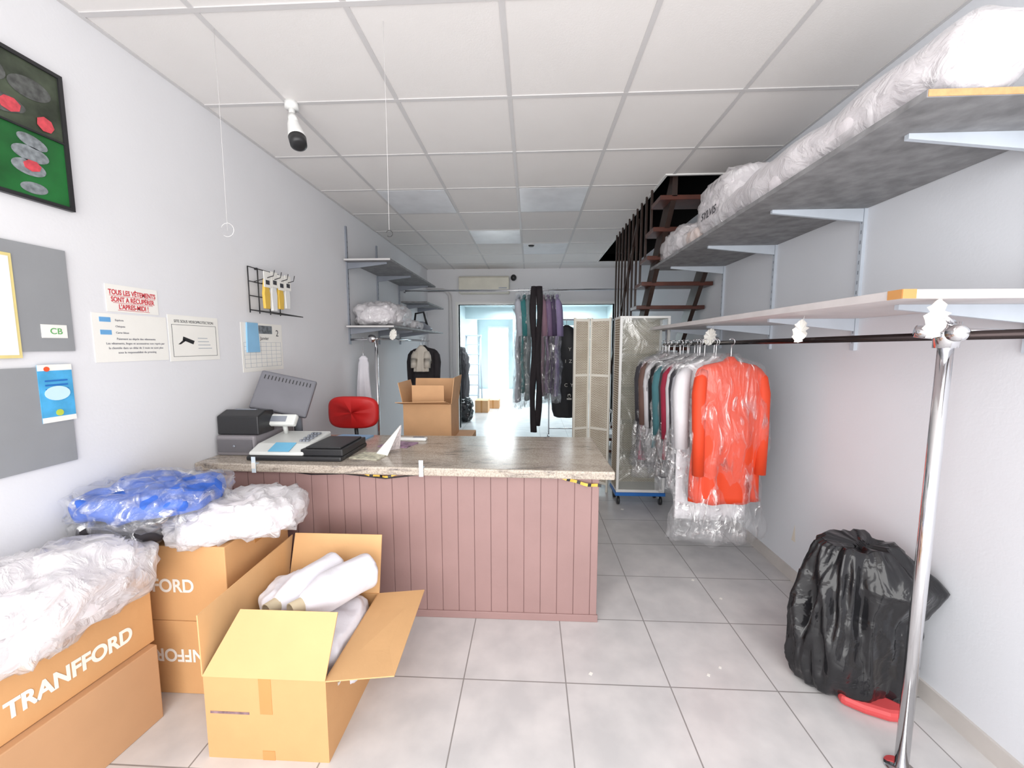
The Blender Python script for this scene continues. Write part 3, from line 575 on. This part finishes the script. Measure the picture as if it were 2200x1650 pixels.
T=thing('display_cabinet','tall white framed glass cabinet with wicker back on a blue dolly','cabinet',(1.12,4.15,0))
X0,X1,Ya,Yb,Za,Zb=.885,1.375,4.0,4.27,.17,1.915
f=MB()
for x in(X0,X1-.025):
    for y in(Ya,Yb-.025): f.box(x,x+.025,y,y+.025,Za,Zb)
f.box(X0,X1,Ya,Yb,Zb,Zb+.022).box(X0,X1,Ya,Yb,Za-.03,Za); f.out('frame',M_white,T,bevel=.003)
for i,z in enumerate((.5,.85,1.2,1.55)): MB().box(X0+.02,X1-.02,Ya+.02,Yb-.02,z,z+.006).out('glass_shelf',M_glass,T)
MB().box(X0+.025,X1-.025,Ya+.002,Ya+.007,Za,Zb).out('glass_door',M_glass,T)
f=MB(); f.box(X0+.025,X1-.025,Yb-.012,Yb-.004,Za,Zb)
for i in range(15): xx=X0+.04+i*.029; f.box(xx-.004,xx+.004,Yb-.017,Yb-.012,Za,Zb)
j=Za
while j<Zb-.02: f.box(X0+.025,X1-.025,Yb-.0155,Yb-.012,j,j+.008); j+=.02
f.box(X0+.002,X0+.008,Ya+.025,Yb-.004,Za,Zb); f.out('wicker_back',M_wick,T)
k=MB().box(X0-.01,X1+.01,Ya-.01,Yb+.01,.105,.139).out('dolly',M_bluepl,T,bevel=.004)
for x in(X0+.03,X1-.03):
    for y in(Ya+.04,Yb-.04): MB().tube([(x-.012,y,.045),(x+.012,y,.045)],.044,0,16).tube([(x,y,.06),(x,y,.105)],.012).out('caster',M_black,k)
# ---------------------------------------------------------------- stairs
T=thing('staircase','dark open tread wooden staircase rising through the ceiling','staircase',(1.5,5.0,0))
ky=lambda k:4.45-.17*k; kz=lambda k:2.05+.22*k
for k in range(-9,5):
    y,z=ky(k),kz(k); MB().box(1.12,1.83,y-.13 if k<4 else 3.64,y+.13,z-.02,z+.02).out('tread',M_tread,T,bevel=.004)
sl=-.22/.17
def zline(y,o): return kz(0)+sl*(y-ky(0))+o
def yz0(o): return ky(0)+(0-kz(0)-o)/sl
for x in(1.22,1.70):
    MB().prism([(x,yz0(.10),0),(x,yz0(-.16),0),(x,3.64,zline(3.64,-.16)),(x,3.64,zline(3.64,.10)+.5),(x,3.66,zline(3.66,.10)+.5),(x,3.72,zline(3.72,.10))],(.045,0,0)).out('stringer',M_dark,T)
for k in range(-6,4):
    y=ky(k); MB().box(1.125,1.145,y-.01,y+.01,kz(k)+.02,ZC+.1).out('baluster',M_dark,T)
MB().prism([(1.13,ky(-9),kz(-9)+.9),(1.13,ky(-9),kz(-9)+.95),(1.13,ky(0),kz(0)+.95),(1.13,ky(0),kz(0)+.9)],(.03,0,0)).out('handrail',M_dark,T)
# ---------------------------------------------------------------- right wall shelving
ys=(1.56,2.36,3.16,3.96)
for y in ys:
    T=thing('shelf_upright','white slotted steel wall upright','shelf upright',(XR,y,1.65),'wall uprights on the plain wall'); k=MB().box(XR-.018,XR,y-.013,y+.013,1.62,2.5).out('rail',M_bracket,T)
    s_=MB()
    for i in range(15): s_.box(XR-.019,XR-.018,y-.003,y+.003,1.66+i*.055,1.68+i*.055)
    s_.out('slots',M_steel,k)
shelf('wall_shelf','high grey chipboard shelf carrying bagged duvets',1.2,XR-.003,1.34,4.15,2.40,.024,ys,XR-.02,1.34,M_shelf,M_wood_edge,'white wall shelves')
shelf('wall_shelf','lower pale melamine shelf, empty, above the clothes rail',1.2,XR-.003,1.36,4.1,1.80,.03,ys,XR-.02,1.36,M_shelfL,M_grid,'white wall shelves')
MB().box(1.197,1.24,1.355,1.3575,1.80,1.83).box(1.196,1.2,1.357,1.41,1.80,1.83).out('tape_patch',M_tape,label='brown tape patch on the shelf corner',cat='tape')
ZS=2.425
T=thing('bagged_duvet','long rolled white duvet in clear plastic along the shelf','bagged duvet',(1.36,2.1,ZS))
def roll(mats,ex,name):
    n=60; P=[];R_=[]
    for i in range(n+1):
        t=i/n; P.append(Vector((1.40-.06*math.sin(t*3),1.25+1.75*t,ZS+.105+.012*math.sin(t*9)))); R_.append((.108+.010*math.sin(t*14)+.006*math.sin(t*31)+ex)*min(1,.25+t*12,.25+(1-t)*9))
    mb=MB().tube(P,R_,0,48)
    mb.v=[p+Vector((1,0,1))*(noise.noise(p*9+Vector((3,1,2))*ex*99)*.016+noise.noise(Vector((p.x*14,p.y*5,p.z*14))+Vector((ex*200,0,0)))*.012) for p in mb.v]
    mb.v=[Vector((p.x,p.y,max(ZS+.0005,p.z))) for p in mb.v]
    mb.out(name,mats,T)
roll(M_cloudy,0,'duvet'); roll(M_filmW,.012,'plastic_wrap')
T=bag('bagged_duvet','bulky folded white duvet in a plastic cover',(1.5,2.95,ZS+.2),(.24,.3,.2),21,M_cloudy,floor=ZS+.001,amp=.02,fold=.02)
text('lettering','SYLVIS',.08,(1.235,2.93,ZS+.14),(0,-1,0),(.1,0,1),M_ink,T,bold=.001)
for i,(x,y,a,b_,h) in enumerate(((1.42,3.55,.2,.2,.11),(1.5,3.95,.24,.16,.14),(1.34,3.25,.1,.12,.06))):
    bag('bagged_duvet',('rolled white bedding in clear plastic','crumpled white pillow in clear plastic','small beige and white packet in plastic')[i],(x,y,ZS+h),(a,b_,h),30+i,M_cloudy if i<2 else mat('peach_cloth',sr(225,190,170),.7),floor=ZS+.001,amp=.02,fold=.02)
T=thing('clothes_rail_post','chrome pole with clamp carrying a dark clothes rail','clothes rail',(1.45,1.46,0))
MB().tube([(1.45,1.46,.008),(1.45,1.46,1.70)],.021,0,24).out('pole',M_chrome,T)
MB().tube([(1.45,1.46,0),(1.45,1.46,.008)],.05,0,24).out('floor_flange',M_chrome,T)
MB().tube([(1.49,1.2,1.685),(1.32,4.0,1.655)],.015,0,14).out('rail',mat('dark_rail',sr(60,52,52),.15,.9),T)
MB().tube([(1.45,1.46,1.64),(1.45,1.46,1.73)],.034,0,20).tube([(1.46,1.43,1.69),(1.40,1.38,1.69)],.028,0,18).tube([(1.38,1.5,1.70),(1.44,1.47,1.69)],.022,0,14).tube([(1.47,1.48,1.70),(1.849,1.52,1.69)],.013,0,14).tube([(1.45,1.44,1.72),(1.39,1.42,1.745)],.012,0,12).out('clamp',M_chrome,T)
MB().tube([(1.32,3.96,1.655),(1.32,3.96,1.80)],.008).out('hanging_strap',M_steel,T)
def star(x,y,z,r,rot,label):
    T=thing('price_tag',label,'tag',(x,y,z-r),'white starburst tags'); n=14; pts=[]
    A=Matrix.Translation((x,y,z))@Matrix.Rotation(rot,4,'Z')@Matrix.Rotation(.25,4,'Y')
    for i in range(2*n):
        a=math.pi*i/n; q=r*(1 if i%2==0 else .8)*(1+.12*math.sin(i*3.1)); pts.append(A@Vector((q*.72*math.cos(a),.008*math.sin(i*2.3),q*1.1*math.sin(a))))
    c_=A@Vector((0,-.006,0)); mb=MB(); mb.add(pts+[c_],[(i,(i+1)%(2*n),2*n) for i in range(2*n)]); mb.out('card_star',M_paper,T,solid=.0015)
    MB().tube([A@Vector((0,0,r*.85)),A@Vector((0,.0,r*1.35))],.0015,0,5).out('string',M_white,T)
star(1.33,1.38,1.735,.066,.2,'white starburst cardboard tag hanging from shelf edge'); star(1.37,2.1,1.72,.06,.15,'white starburst cardboard tag on the clothes rail'); star(1.34,3.05,1.71,.064,-.1,'white starburst cardboard tag on the clothes rail'); star(-1.49,4.25,1.765,.06,0,'white starburst cardboard tag under the grey shelf')
rx=lambda y:1.49-(y-1.2)*.17/2.8
GR='bagged clothes on the dark rail'
T_,A,z0=garment('coat','bright orange red coat in clear plastic on a hanger',1.31,2.66,1.665,.95,.49,M_coat,ang=.12,cover=M_film,group=GR,seed=1,D=.06,clen=.26,drop=.11,taper=.98,slen=.76,sr_=.8)
cs=[('white',sr(222,220,224)),('black',sr(28,26,30)),('pale grey',sr(185,185,192)),('dark grey',sr(62,60,66)),('white',sr(222,220,224)),('black',sr(28,26,30)),('crimson',sr(160,40,66)),('dark grey',sr(62,60,66)),('pale grey',sr(185,185,192)),('dull teal',sr(70,120,128)),('white',sr(222,220,224)),('black',sr(28,26,30)),('pale grey',sr(185,185,192)),('white',sr(222,220,224)),('brown',sr(108,82,74)),('black',sr(28,26,30)),('dusty pink',sr(190,120,140)),('dark grey',sr(62,60,66)),('white',sr(222,220,224))]
for i,(nm,c_) in enumerate(cs):
    y=2.80+i*.061; Lg=1.14 if i==0 else random.uniform(.62,1.02)
    garment('garment_on_hanger',nm+' garment in clear plastic on a hanger',rx(y)-(.10-.004*i)-random.uniform(0,.05),y,1.665,Lg,.5 if i==0 else random.uniform(.38,.48),mat('g_'+nm.replace(' ','_'),c_,.7,var=.1),ang=random.uniform(-.06,.1),cover=M_filmB,group=GR,seed=i,D=.022,clen=.1+random.uniform(0,.1),drop=.11+random.uniform(0,.03),taper=random.uniform(.8,1.1))
garment('apron','white apron hanging from the rail bracket',-1.85,4.30,1.715,.5,.13,M_cloth,sleeves=False,cover=None,drop=.2,taper=1.35,D=.03)
garment('black_garment','black jacket hanging below the grey shelf',-1.52,5.6,1.73,.6,.42,M_darkcl,cover=None,drop=.10,D=.07)
garment('shirt','cream shirt hanging below the grey shelf',-1.5,5.38,1.73,.34,.2,mat('cream',sr(215,207,195),.7),cover=None,drop=.1)
# ---------------------------------------------------------------- black sack and red cloth
T=thing('bin_bag','glossy black plastic sack pulled over a standing object','bin bag',(1.57,1.88,0))
rg=[]; n=150; prof=[(0.0,.20),(.02,.235),(.08,.258),(.18,.265),(.3,.258),(.42,.242),(.52,.225),(.6,.205),(.655,.188),(.70,.175),(.72,.15),(.71,.09),(.70,.03)]
pr=[]
for i in range(len(prof)-1):
    for s_ in range(6):
        t=s_/6; pr.append(tuple(prof[i][j]*(1-t)+prof[i+1][j]*t for j in(0,1)))
pr.append(prof[-1])
for z,r in pr:
    ring=[]
    for i in range(n):
        a=2*math.pi*i/n; dv=Vector((math.cos(a),math.sin(a)*.62,0)); ca,sa=math.cos(a),math.sin(a)
        k=r*(1+.12*noise.noise(Vector((ca*2.2,sa*2.2,z*3)))+.17*(.3-abs(noise.noise(Vector((ca*3.2+z*1.5,sa*3.2,z*2.6+3)))))*2+.05*(.3-abs(noise.noise(Vector((ca*7,sa*7,z*8)))))*2)
        tri=max(0,min((z-.40)/.16,(.70-z)/.14,1)); k+=max(0,math.cos(a+.95))**3*.15*tri
        zz=z+(.035*noise.noise(Vector((ca*2,sa*2,z*5+1))) if z>.55 else 0)
        ring.append(Vector((min(1.834,1.575+dv.x*k),1.88+dv.y*k,zz)))
    rg.append(ring)
MB().loft(rg).out('sack',M_bagblk,T)
MB().prism([(1.43,1.74,.001),(1.50,1.69,.001),(1.58,1.655,.001),(1.65,1.65,.001),(1.68,1.70,.001),(1.6,1.78,.001),(1.45,1.80,.001)],(0,0,.05)).out('red_cloth',mat('red_rubber',sr(205,76,78),.5),bevel=.018,label='red rag sticking out under the black sack',cat='rag')
MB().prism([(XR-.0015,p[0],p[1]) for p in ((2.73,.28),(2.745,.40),(2.77,.28))],(.001,0,0)).out('peeling_paint',mat('bare_plaster',sr(225,218,205),.8),label='small flake of peeling paint on the wall',cat='peeling paint')
# ---------------------------------------------------------------- background boxes
M_cardB=mat('cardboard_bg',sr(212,166,122),.7)
T=thing('carton','closed brown carton on the floor behind the counter','box',(-.9,3.75,0),'cartons behind the counter')
MB().box(-1.16,-.56,3.5,4.0,0,.78).out('body',M_cardB,T,bevel=.004)
x0,x1,y0,y1,z0,zt=-1.16,-.72,3.52,3.9,.782,1.12
open_box('open_carton',x0,x1,y0,y1,z0,zt,'open brown carton with raised flaps on another carton',[
 [(x0,y0,zt),(x1,y0,zt),(x1-.02,y0-.13,zt+.04),(x0-.03,y0-.13,zt+.03)],
 [(x1,y1,zt),(x0,y1,zt),(x0,y1+.04,zt+.2),(x1,y1+.04,zt+.2)],
 [(x0,y1,zt),(x0,y0,zt),(x0-.04,y0,zt+.19),(x0-.04,y1,zt+.19)],
 [(x1,y0,zt),(x1,y1,zt),(x1+.03,y1,zt+.24),(x1+.03,y0,zt+.24)]],M_cardB,M_cardB)
MB().box(-1.1,-.8,3.6,3.61,.79,1.28).box(-1.1,-.8,3.61,3.8,.79,.80).out('cardboard_sheet',M_cardB,label='loose cardboard panel standing in the open carton',cat='cardboard')
blob((-1.40,8.45,.26),(.16,.2,.25),51,.06,.8,fold=.05,floor=.002).out('black_sack',M_bagblk,label='black plastic sack on the storeroom floor',cat='bin bag')
blob((-1.62,9.1,.8),(.16,.25,.8),52,.05,.6,fold=.05,floor=.002).out('hanging_dark_clothes',M_darkcl,label='tall dark cloth covered rack in the storeroom',cat='clothes rack')
for xa,ya,h,lb in((-1.2,9.75,.3,'small brown carton on the storeroom floor'),(-.98,10.4,.22,'low brown carton further along the storeroom floor')):
    T=thing('carton',lb,'box',(xa,ya,0),'storeroom cartons'); MB().box(xa-.16,xa+.16,ya-.2,ya+.2,0,h).out('body',M_cardB,T,bevel=.004); MB().box(xa-.02,xa+.02,ya-.202,ya-.2,.0,h).out('packing_tape',M_tape,T)
T=thing('step_ladder','grey aluminium step ladder against the storeroom wall','ladder',(-1.6,11,0))
mb=MB()
for x in(-1.85,-1.45): mb.tube([(x,10.8,.0),(x+.03,11.2,1.9)],.025).tube([(x,11.7,0),(x+.03,11.2,1.9)],.02)
for i in range(6): mb.box(-1.85,-1.42,10.8+.4*(.13+i*.147)-.03,10.8+.4*(.13+i*.147)+.05,.25+i*.28,.28+i*.28)
mb.out('ladder_frame',M_bracket,T); MB().box(-1.85,-1.4,11.1,11.3,1.9,1.94).out('top_step',M_bracket,T)
T=thing('white_shelving','white metal shelving unit against the storeroom wall','shelving unit',(.9,11.4,0))
mb=MB()
for x in(.1,1.9):
    for y in(11.2,11.6): mb.box(x,x+.04,y,y+.04,0,2.2)
for z in(.3,.8,1.3,1.8,2.17): mb.box(.1,1.94,11.2,11.64,z,z+.03)
mb.out('frame',M_white,T)
# ---------------------------------------------------------------- AC, camera, detector, pipe
T=thing('air_conditioner','white wall mounted air conditioner above the opening','air conditioner',(-.88,7.55,2.62))
k=MB().prism([(-1.35,7.70,2.62),(-1.35,7.52,2.62),(-1.35,7.47,2.68),(-1.35,7.47,2.9),(-1.35,7.5,2.93),(-1.35,7.70,2.93)],(.94,0,0)).out('housing',mat('cream_plastic',sr(218,214,200),.4),T,bevel=.01)
MB().box(-1.32,-.44,7.478,7.51,2.632,2.655).out('louvre',M_grid,k); MB().box(-.6,-.45,7.467,7.47,2.7,2.72).out('indicator',M_steel,k)
T=thing('dome_camera','small black dome security camera','camera',(-.33,7.6,2.85)); blob((-.33,7.63,2.92),(.055,.055,.06),3,0,1,fold=0,nu=20,nv=12).out('dome',M_black,T); MB().tube([(-.33,7.63,2.93),(-.33,7.70,2.93)],.035).out('mount',M_white,T)
MB().tube([(0,5.9,ZC-.03),(0,5.9,ZC-.012)],[.035,.045]).tube([(0,5.9,ZC-.012),(0,5.9,ZC)],.05,1,20).out('smoke_detector',[M_black,M_white],label='small round smoke detector on the ceiling',cat='smoke detector')
MB().tube([(-1.55,7.66,.0),(-1.55,7.66,2.5),(-1.56,7.66,2.6),(-1.62,7.66,2.68),(-1.7,7.66,2.7),(-1.98,7.66,2.7)],.035).out('wall_pipe',M_grid,label='grey white pipe bending along the back wall',cat='pipe')
# ---------------------------------------------------------------- ceiling spot, wires
T=thing('ceiling_spotlight','white ceiling spotlight with black lamp mouth','spotlight',(-1.44,2.46,2.8))
MB().tube([(-1.44,2.46,3.10),(-1.44,2.46,3.06)],.038,0,24).tube([(-1.44,2.46,3.06),(-1.44,2.46,3.0)],.018).tube([(-1.44,2.46,3.02),(-1.42,2.44,2.98)],.026).out('mount',M_white,T)
k=MB().tube([(-1.435,2.46,3.02),(-1.43,2.455,2.97),(-1.405,2.44,2.90),(-1.40,2.435,2.88)],[.022,.034,.048,.049],0,24).out('lamp_body',M_white,T)
MB().tube([(-1.40,2.435,2.882),(-1.385,2.42,2.835),(-1.382,2.417,2.828)],[.0495,.046,.03],0,24).out('lamp_mouth',M_black,k)
for (x,y,zb,r) in((-1.46,1.9,2.17,1),(-.67,1.9,2.16,0)):
    T=thing('hanging_wire','thin white wire hanging from the ceiling ending in a hook','wire',(x,y,zb),'ceiling wires')
    MB().tube([(x,y,ZC),(x+.002,y,(ZC+zb)/2),(x,y,zb+.03)],.0009,0,6).out('wire',M_grid,T)
    q=.032 if r else .015
    MB().tube([(x+q*math.sin(t)*1.0,y,zb+q-q*math.cos(t)-.0) for t in [math.radians(d_) for d_ in range(-40,250,24)]],.0016,0,6).out('hook',M_grid if r else M_black,T)
for i,(x,y,s_) in enumerate(((.31,1.86,.012),(.9,1.88,.01),(1.25,2.5,.012),(.93,3.9,.02),(1.15,2.7,.012),(.98,1.93,.009))):
    MB().prism([(x-s_,y-s_*.3,.0005),(x+s_*.2,y-s_,.0005),(x+s_,y+s_*.4,.0005),(x-s_*.1,y+s_,.0005)],(0,0,.001)).out('paper_scrap',M_paper,label='tiny white paper scrap on the floor tiles',cat='scrap',group='floor scraps')
# ---------------------------------------------------------------- lights
def area(name,loc,rot,sx,sy,p,col=(1,1,1)):
    l=bpy.data.lights.new(name,'AREA'); l.shape='RECTANGLE'; l.size=sx; l.size_y=sy; l.energy=p; l.color=col
    o=bpy.data.objects.new(name,l); COL.objects.link(o); o.location=loc; o.rotation_euler=rot; return o
area('shopfront_daylight',(0,-1.1,1.6),(math.radians(90),0,0),3.7,2.9,120,(1,.985,.965))
area('storeroom_light',(.3,10.5,2.7),(0,0,0),3,3,130,(.9,.97,1))
w=bpy.data.worlds.new('world'); S.world=w; w.use_nodes=True; w.node_tree.nodes['Background'].inputs[0].default_value=(.97,.98,1,1); w.node_tree.nodes['Background'].inputs[1].default_value=.9
S.view_settings.view_transform='Standard'; S.view_settings.exposure=.27
# ---------------------------------------------------------------- camera
psi=math.radians(2.7); th=math.radians(5.6)
F=Vector((-math.sin(psi)*math.cos(th),math.cos(psi)*math.cos(th),-math.sin(th))); R=Vector((math.cos(psi),math.sin(psi),0)); U=R.cross(F)
cd=bpy.data.cameras.new('camera'); cd.sensor_fit='HORIZONTAL'; cd.sensor_width=36; cd.lens=850/2200*36; cd.clip_start=.02
co=bpy.data.objects.new('camera',cd); COL.objects.link(co)
co.matrix_world=Matrix(((R.x,U.x,-F.x,0),(R.y,U.y,-F.y,0),(R.z,U.z,-F.z,1.65),(0,0,0,1)))
S.camera=co
